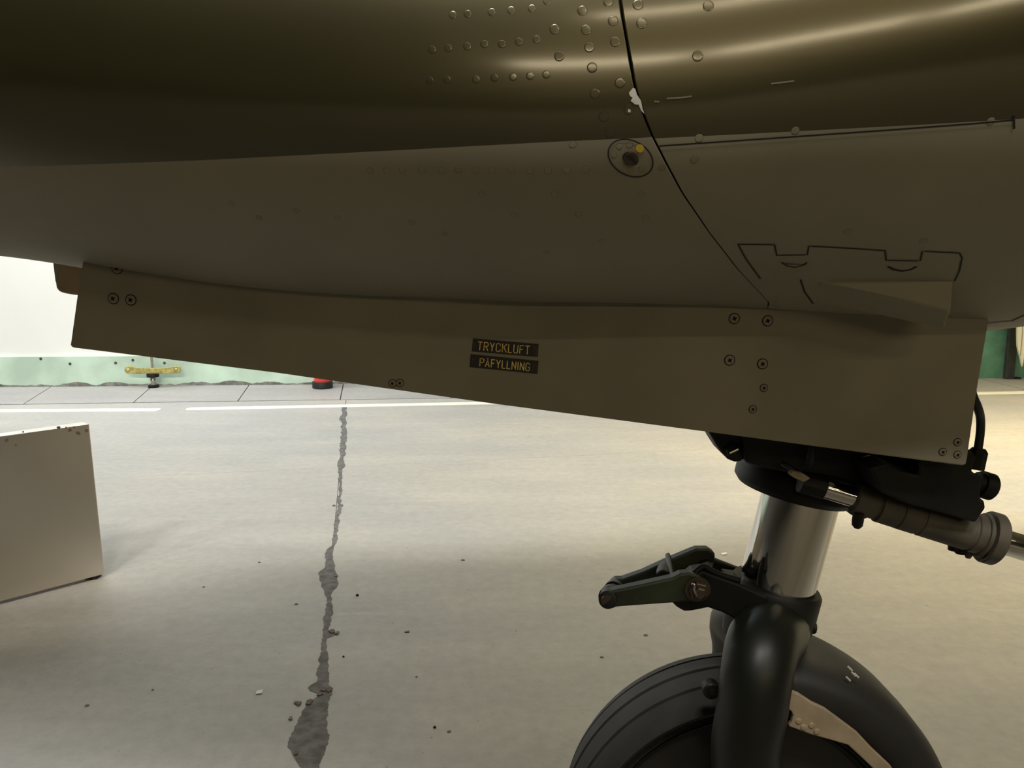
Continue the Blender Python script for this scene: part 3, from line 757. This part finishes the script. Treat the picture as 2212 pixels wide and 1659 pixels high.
p0, p1 = at(1506, 1272, 1.08), at(1530, 1210, 1.21)
sub(MB().lathe(p0, p1 - p0, [(0, .010), ((p1 - p0).length, .010)], 16).done('hinge_pin', M_black, None, True, auto=40), link)

# fork: a fat near leg, a far leg hidden behind the wheel
axle = at(1586, 1786, YC)
R = axle.z
fork = child(MB().tube([at(1682, 1335, 1.16), at(1668, 1368, 1.10), at(1648, 1392, 1.045), at(1636, 1445, 1.012), at(1625, 1530, 1.0), at(1612, 1660, 1.0), axle + Vector((0, -0.16, 0)), axle + Vector((0, -0.155, -0.03))],
    [.048, .050, .049, .0465, .0455, .0455, .0455, .042], 28, 0, 10).done('fork', M_leg, None, True)); tag(fork, 'dark green fork leg beside the wheel')
sub(MB().tube([at(1672, 1338, 1.16), at(1614, 1338, 1.24), at(1592, 1350, 1.29), at(1590, 1430, 1.31), axle + Vector((0, 0.165, 0.02)), axle + Vector((0, .16, -.03))], [.045, .047, .045, .042, .042, .040], 20, 0, 8).done('far_leg', M_leg, None, True), fork)
c = at(1528, 1490, 1.02)
sub(MB().lathe(at(1536, 1490, 1.03), (0, -1, 0), [(-.01, .012), (.004, .012), (.006, .010), (.006, .005), (.010, .004)], 16).done('leg_bolt', M_black, None, True, auto=40), fork)
sub(MB().lathe(axle + Vector((0, -.20, 0)), (0, 1, 0), [(0, .018), (.40, .018)], 20).done('axle', M_steel, None, True, auto=40), fork)
# bolts beside the yoke on the right
bp0 = at(1728, 1352, 1.12)
sub(MB().lathe(bp0, Vector((1, 0, -0.12)), [(-.02, .011), (.008, .011), (.010, .008), (.012, .0095), (.021, .0095), (.023, .007)], 14).done('stop_bolt', M_black, None, True, auto=40), yoke)
sub(MB().tube([at(1755, 1362, 1.12), at(1760, 1366, 1.12), at(1764, 1365, 1.12)], .0009, 6).done('split_pin', M_steel), yoke)
YP = [(1690, 1300), (1745, 1284), (1755, 1290), (1750, 1330), (1741, 1366), (1738, 1392), (1724, 1398), (1716, 1440), (1700, 1470), (1670, 1430)]
sub(MB().prism([at(x, y, 1.135) for x, y in YP], (0, 0.03, 0)).done('rear_web', M_black, None, False, .006), yoke)
sub(MB().tube([at(1714, 1424, 1.07), at(1716, 1419, 1.07)], .0014, 6, 0, 0).done('split_pin', M_steel), yoke)

# ---- nose wheel
def tread(y):  # outline of half tyre, y from the mid-plane
    return R - 0.30 * abs(y) ** 1.0 * abs(y) / 0.10
ptire = []
hw = 0.078
side = [(.80, .052), (.822, .060), (.832, .0635), (.837, .0605), (.845, .0635), (.855, .0665), (.860, .0640), (.866, .0670), (.885, .0735), (.905, .0770), (.925, .0745), (.945, .0670), (.962, .0560)]
crown = [(0.9725, 0.045), (0.9765, 0.042), (0.955, 0.0405), (0.955, 0.0375), (0.981, 0.036), (0.990, 0.020), (0.995, 0.004), (0.983, 0.003)]
half = side + crown
ptire = [(-y, r) for r, y in half] + [(y, r) for r, y in reversed(half)]
tyre = child(MB().lathe((axle.x, YC, R), (0, 1, 0), [(y, r * R) for y, r in ptire], 96, 0, False).done('nose_wheel', M_rubber, None, True, auto=50)); tag(tyre, 'worn black nose wheel tyre with tread grooves')
pr = [(-.050, .82), (-.059, .805), (-.050, .775), (-.024, .74), (-.012, .52), (-.045, .47), (-.055, .40), (-.055, .12)]
sub(MB().lathe((axle.x, YC, R), (0, 1, 0), [(y, r * R) for y, r in pr + [(-y, r) for y, r in reversed(pr)]], 64).done('wheel_hub', M_rim, None, True, auto=35), tyre)
for a in np.linspace(0, 2 * PI, 9)[:-1]:
    c = Vector((axle.x + math.cos(a) * R * .58, YC - .016, R + math.sin(a) * R * .58))
    sub(MB().lathe(c, (0, -1, 0), [(0, .008), (.008, .008), (.009, .006)], 6).done('hub_bolt', M_rim), tyre)

# ---- mudguard behind the wheel
def arc_shell(prof, a0, a1, n, th):
    """prof: (y, r); angles from straight up, towards the rear"""
    v = []; f = []; m = len(prof)
    for i in range(n + 1):
        a = math.radians(a0 + (a1 - a0) * i / n)
        for (y, r) in prof: v.append(Vector((axle.x + r * math.sin(a), YC + y, R + r * math.cos(a))))
    for i in range(n):
        for j in range(m - 1):
            q = i * m + j; f.append((q, q + 1, q + m + 1, q + m))
    return v, f
KG = R / 0.272
prof = [(-.088, .245 * KG), (-.088, .292 * KG), (-.082, .302 * KG), (-.066, .3115 * KG), (-.045, .316 * KG), (0, .3175 * KG), (.045, .316 * KG), (.066, .3115 * KG), (.082, .302 * KG), (.088, .29 * KG)]
v, f = arc_shell(prof, 8, 128, 60, .003)
guard = build('mudguard', v, f, M_guard, None, True, auto=60); s = guard.modifiers.new('thickness', 'SOLIDIFY'); s.thickness = .003; child(guard)
tag(guard, 'grey mudguard over the rear of the nose wheel')
v, f = arc_shell([(y * 1.0 - .0, r + .0022) for y, r in prof[2:6]] , 10, 47, 24, .002)
pt = build('overlay_plate', v, f, mat('overlay_grey', (0.02, 0.0185, 0.017), 0.5, var=.15, vscale=30), None, True, auto=60)
s = pt.modifiers.new('thickness', 'SOLIDIFY'); s.thickness = .003; s.offset = 1; sub(pt, guard)
G = [(870, 390), (1000, 440), (1130, 525), (1250, 580), (1400, 690), (1560, 810), (1700, 960), (1880, 1130), (2010, 1330), (1860, 1330), (1700, 1146), (1600, 1050), (1470, 930), (1300, 880), (1120, 830), (900, 750), (930, 710), (945, 650), (930, 610), (900, 585), (835, 545)]
fl_ = MB().prism([at(x / 4.424 + 1500, y / 4.424 + 1400, 1.052) for x, y in G], (0, 0.008, 0)).done('side_plate', M_flange, None, False, .002); sub(fl_, guard); tag(fl_, 'beige side plate')
for q in ((1725, 1558), (1736, 1571), (1753, 1567), (1764, 1580)):
    sub(MB().lathe(at(q[0], q[1], 1.052), (0, -1, 0), [(0, .0046), (.0006, .0046), (.0016, .0036), (.0020, .002)], 14).done('rivet', mat('rivet_beige', (0.30, 0.25, 0.17), .5) if False else M_flange, None, True, auto=30), guard)
for q in ((1832, 1440), (1840, 1452), (1828, 1462), (1846, 1455)):
    p = at(q[0], q[1], 1.075)
    sub(MB().tube([p, p + Vector((.006, 0, -.006))], .0015, 6, 0, 0).done('bright_scuff', M_chip), guard)

# ------------------------------------------------------------------ loose things in the hall
# aluminium panel on the floor at the left
b1 = on_floor(227, 1247, 0.0); b0 = on_floor(0, 1307, 0.0)
pd = (b1 - b0); pd.z = 0; pd.normalize(); pn = Vector((pd.y, -pd.x, 0))
def on_plane(px, py):
    d = ray(px, py); t = (b1 - CAM).dot(pn) / d.dot(pn); return CAM + d * t
top = on_plane(193, 916)
lean = Vector((top.x - b1.x, top.y - b1.y, 0))
tl = b1 - pd * 1.5 + Vector((lean.x, lean.y, top.z)); 
zf = 0.012
face = [b1 - pd * 1.5 + Vector((0, 0, zf)), b1 + Vector((0, 0, zf)), top, b1 - pd * 1.5 + lean + Vector((0, 0, top.z))]
pe = empty('aluminium_panel', b1 - pd * 0.7); tag(pe, 'bare brushed aluminium panel standing on the floor at the left edge', 'panel')
def loc(o, e):
    o.parent = e; o.matrix_parent_inverse = e.matrix_world.inverted(); return o
sheet = loc(MB().prism(face, -pn * 0.055).done('sheet', M_alu, None, False, .003), pe)
for s_ in (0.03, 1.4):
    c = b1 - pd * s_ - pn * 0.028 + Vector((0, 0, zf / 2)); loc(MB().box(c, 0.04, 0.04, zf).done('foot', M_blackrubber), pe)
for q in ((126, 924), (143, 923), (150, 929), (160, 923), (168, 935), (172, 937), (187, 930), (50, 933), (34, 962), (15, 950)):
    p = on_plane(*q) + pn * 0.0005
    r = random.uniform(.003, .007)
    v_ = [p + pd * math.cos(a) * r * random.uniform(.6, 1.3) + Vector((0, 0, math.sin(a) * r * random.uniform(.6, 1.3))) for a in np.linspace(0, 2 * PI, 8)[:-1]]
    loc(MB().prism(v_, -pn * .001).done('stain_fleck', M_pit), pe)

# brass wall bracket with pipe
wb = wall_pt(330, 800); wbz = Vector((wb.x, wb.y, 0))
br = empty('wall_bracket', wbz + wn * 0.1); tag(br, 'mossy yellow handle bar with dark hub and pipe against the mint wall', 'bracket')
def wp(px, py, off):
    w_ = wall_pt(px, py); return CAM + (w_ - CAM) * (1 - off / (w_ - CAM).dot(-wn))
PB = [(268.5, 799), (270, 793), (275, 791.5), (284, 792), (292, 794.5), (330, 796), (360, 794.5), (375, 792), (384, 791.5), (388.5, 794), (389, 801), (386, 806), (375, 806.5), (340, 807.5), (300, 808), (284, 807), (274, 807), (270, 804)]
loc(MB().prism([wp(x, y, .13) for x, y in PB], -wn * .03).done('bar', M_brass, None, False, .004), br)
for x, y in ((277, 799), (381, 797.5)):
    loc(MB().lathe(wp(x, y, .13), wn, [(0, .012), (.008, .010), (.012, .005)], 12).done('bar_bolt', mat('bright_bolt', (.6, .55, .3), .4, metal=.5), None, True, auto=40), br)
c = wp(330, 807, .115)
loc(MB().lathe(c + Vector((0, 0, .004)), (0, 0, -1), [(0, .047), (.005, .05), (.030, .05), (.034, .04)], 24).done('hub', M_black, None, True, auto=40), br)
zz = c.z - 0.036
loc(MB().lathe((c.x, c.y, zz), (0, 0, -1), [(0, .022), (.02, .026), (.022, .020), (.045, .020), (.047, .026), (zz - .02, .026)], 16).done('valve_stem', M_steel, None, True, auto=40), br)
loc(MB().lathe((c.x, c.y, 0.006), (0, 0, 1), [(0, .045), (.016, .045), (.022, .035)], 20).done('foot_flange', M_black, None, True, auto=40), br)
t_ = wp(330, 700, .115)
loc(MB().lathe((c.x, c.y, c.z + .03), (0, 0, 1), [(0, .011), (1.0, .011)], 12).done('pipe', M_steel, None, True, auto=40), br)

# red extinguisher beside the wall, mostly hidden
ec = on_floor(692, 841, 0.006); r_ = 22.5 / F_PX * ec.y; ec = ec + Vector((0, r_, 0))
ex = empty('fire_extinguisher', ec); tag(ex, 'red extinguisher on a black rubber base by the wall, mostly hidden by the gear door', 'fire extinguisher')
loc(MB().lathe(ec, (0, 0, 1), [(0, r_ * .94), (.004, r_), (.05, r_), (.055, r_ * .97), (.056, r_ * .86), (.045, r_ * .84)], 32).done('rubber_base', M_blackrubber, None, True, auto=40), ex)
loc(MB().lathe(ec + Vector((0, 0, .012)), (0, 0, 1), [(0, r_ * .70), (.035, r_ * .80), (.09, r_ * .80), (.36, r_ * .80), (.42, r_ * .5), (.43, r_ * .2), (.47, r_ * .2)], 32).done('cylinder_body', M_red, None, True, auto=40), ex)
loc(MB().tube([ec + Vector((0, 0, .48)), ec + Vector((.05, 0, .50)), ec + Vector((.09, -.01, .40)), ec + Vector((.088, 0, .2))], .01, 10).done('hose', M_cable, None, True), ex)

# dark post and white curved panel before the green wall
pp0, pp1 = wall_pt(2161, 815), wall_pt(2180, 815); hw_ = (pp1 - pp0).length
base = Vector((pp0.x, pp0.y, 0.006))
post = MB().prism([base + wn * .03, base + wdir * hw_ + wn * .03, base + wdir * hw_ + wn * .03 + Vector((0, 0, 2.1)), base + wn * .03 + Vector((0, 0, 2.1))], wn * .04).done('wall_post', M_post, None, False, .003)
tag(post, 'dark upright post against the teal green wall at the right', 'post')
foot = MB().prism([base + wdir * hw_ + wn * .03, base + wdir * (hw_ + .06) + wn * .03, base + wdir * (hw_ + .06) + wn * .03 + Vector((0, 0, .012)), base + wdir * hw_ + wn * .03 + Vector((0, 0, .012))], wn * .05).done('foot_plate', M_seam, post)
def toward(px, py, off):
    w_ = wall_pt(px, py); return CAM + (w_ - CAM) * (1 - off / (w_ - CAM).dot(-wn))
WP = [(2199, 600), (2198, 690), (2197.5, 722), (2198, 745), (2200, 758), (2203.5, 770), (2208.5, 793), (2211.5, 774), (2216, 795), (2224, 774), (2232, 792), (2240, 740), (2244, 600)]
wp_e = MB().prism([toward(x, y, .25) for x, y in WP], -wn * .02).done('pointed_banner', M_white, None, False, .002)
tag(wp_e, 'cream white hanging banner with curved edge and pointed tip at the right picture edge', 'banner')
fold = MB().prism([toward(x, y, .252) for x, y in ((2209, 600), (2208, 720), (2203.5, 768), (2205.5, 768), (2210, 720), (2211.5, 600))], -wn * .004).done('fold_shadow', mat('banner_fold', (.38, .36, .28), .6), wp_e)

# litter
def scrap(px, py, w_, l_, rot, lbl):
    c = on_floor(px, py, .001); ca_, sa_ = math.cos(rot), math.sin(rot)
    P = [(-w_, -l_, 0), (w_, -l_ * .9, .002), (w_ * 1.05, l_, 0.004), (-w_ * .9, l_ * .95, .001)]
    v_ = [c + Vector((x * ca_ - y * sa_, x * sa_ + y * ca_, z)) for x, y, z in P]
    o = MB().prism(v_, (0, 0, .001)).done('paper_scrap', M_paper); tag(o, lbl, 'scrap', 'paper scraps on the floor')
scrap(560, 1496, .008, .008, .1, 'small white paper scrap left of the wide mortar patch')
scrap(1564, 1197, .011, .008, .3, 'white scrap behind the torque link')
for (px, py, r, l) in ((772, 1287, 3.2, 'small black pebble right of the floor joint'), (742, 1419, 2.2, 'tiny dark pebble near the narrow mortar'), (939, 1572, 3.0, 'dark pebble left of the tyre')):
    c = on_floor(px, py, 0); k = r * (c - CAM).length / F_PX
    mb = MB().lathe(c, (0, 0, 1), [(0, k * .8), (k * .5, k * 1.1), (k * 1.0, k * .8), (k * 1.3, k * .2)], 7)
    tag(mb.done('pebble', M_blackrubber, None, True), l, 'pebble', 'pebbles on the floor')
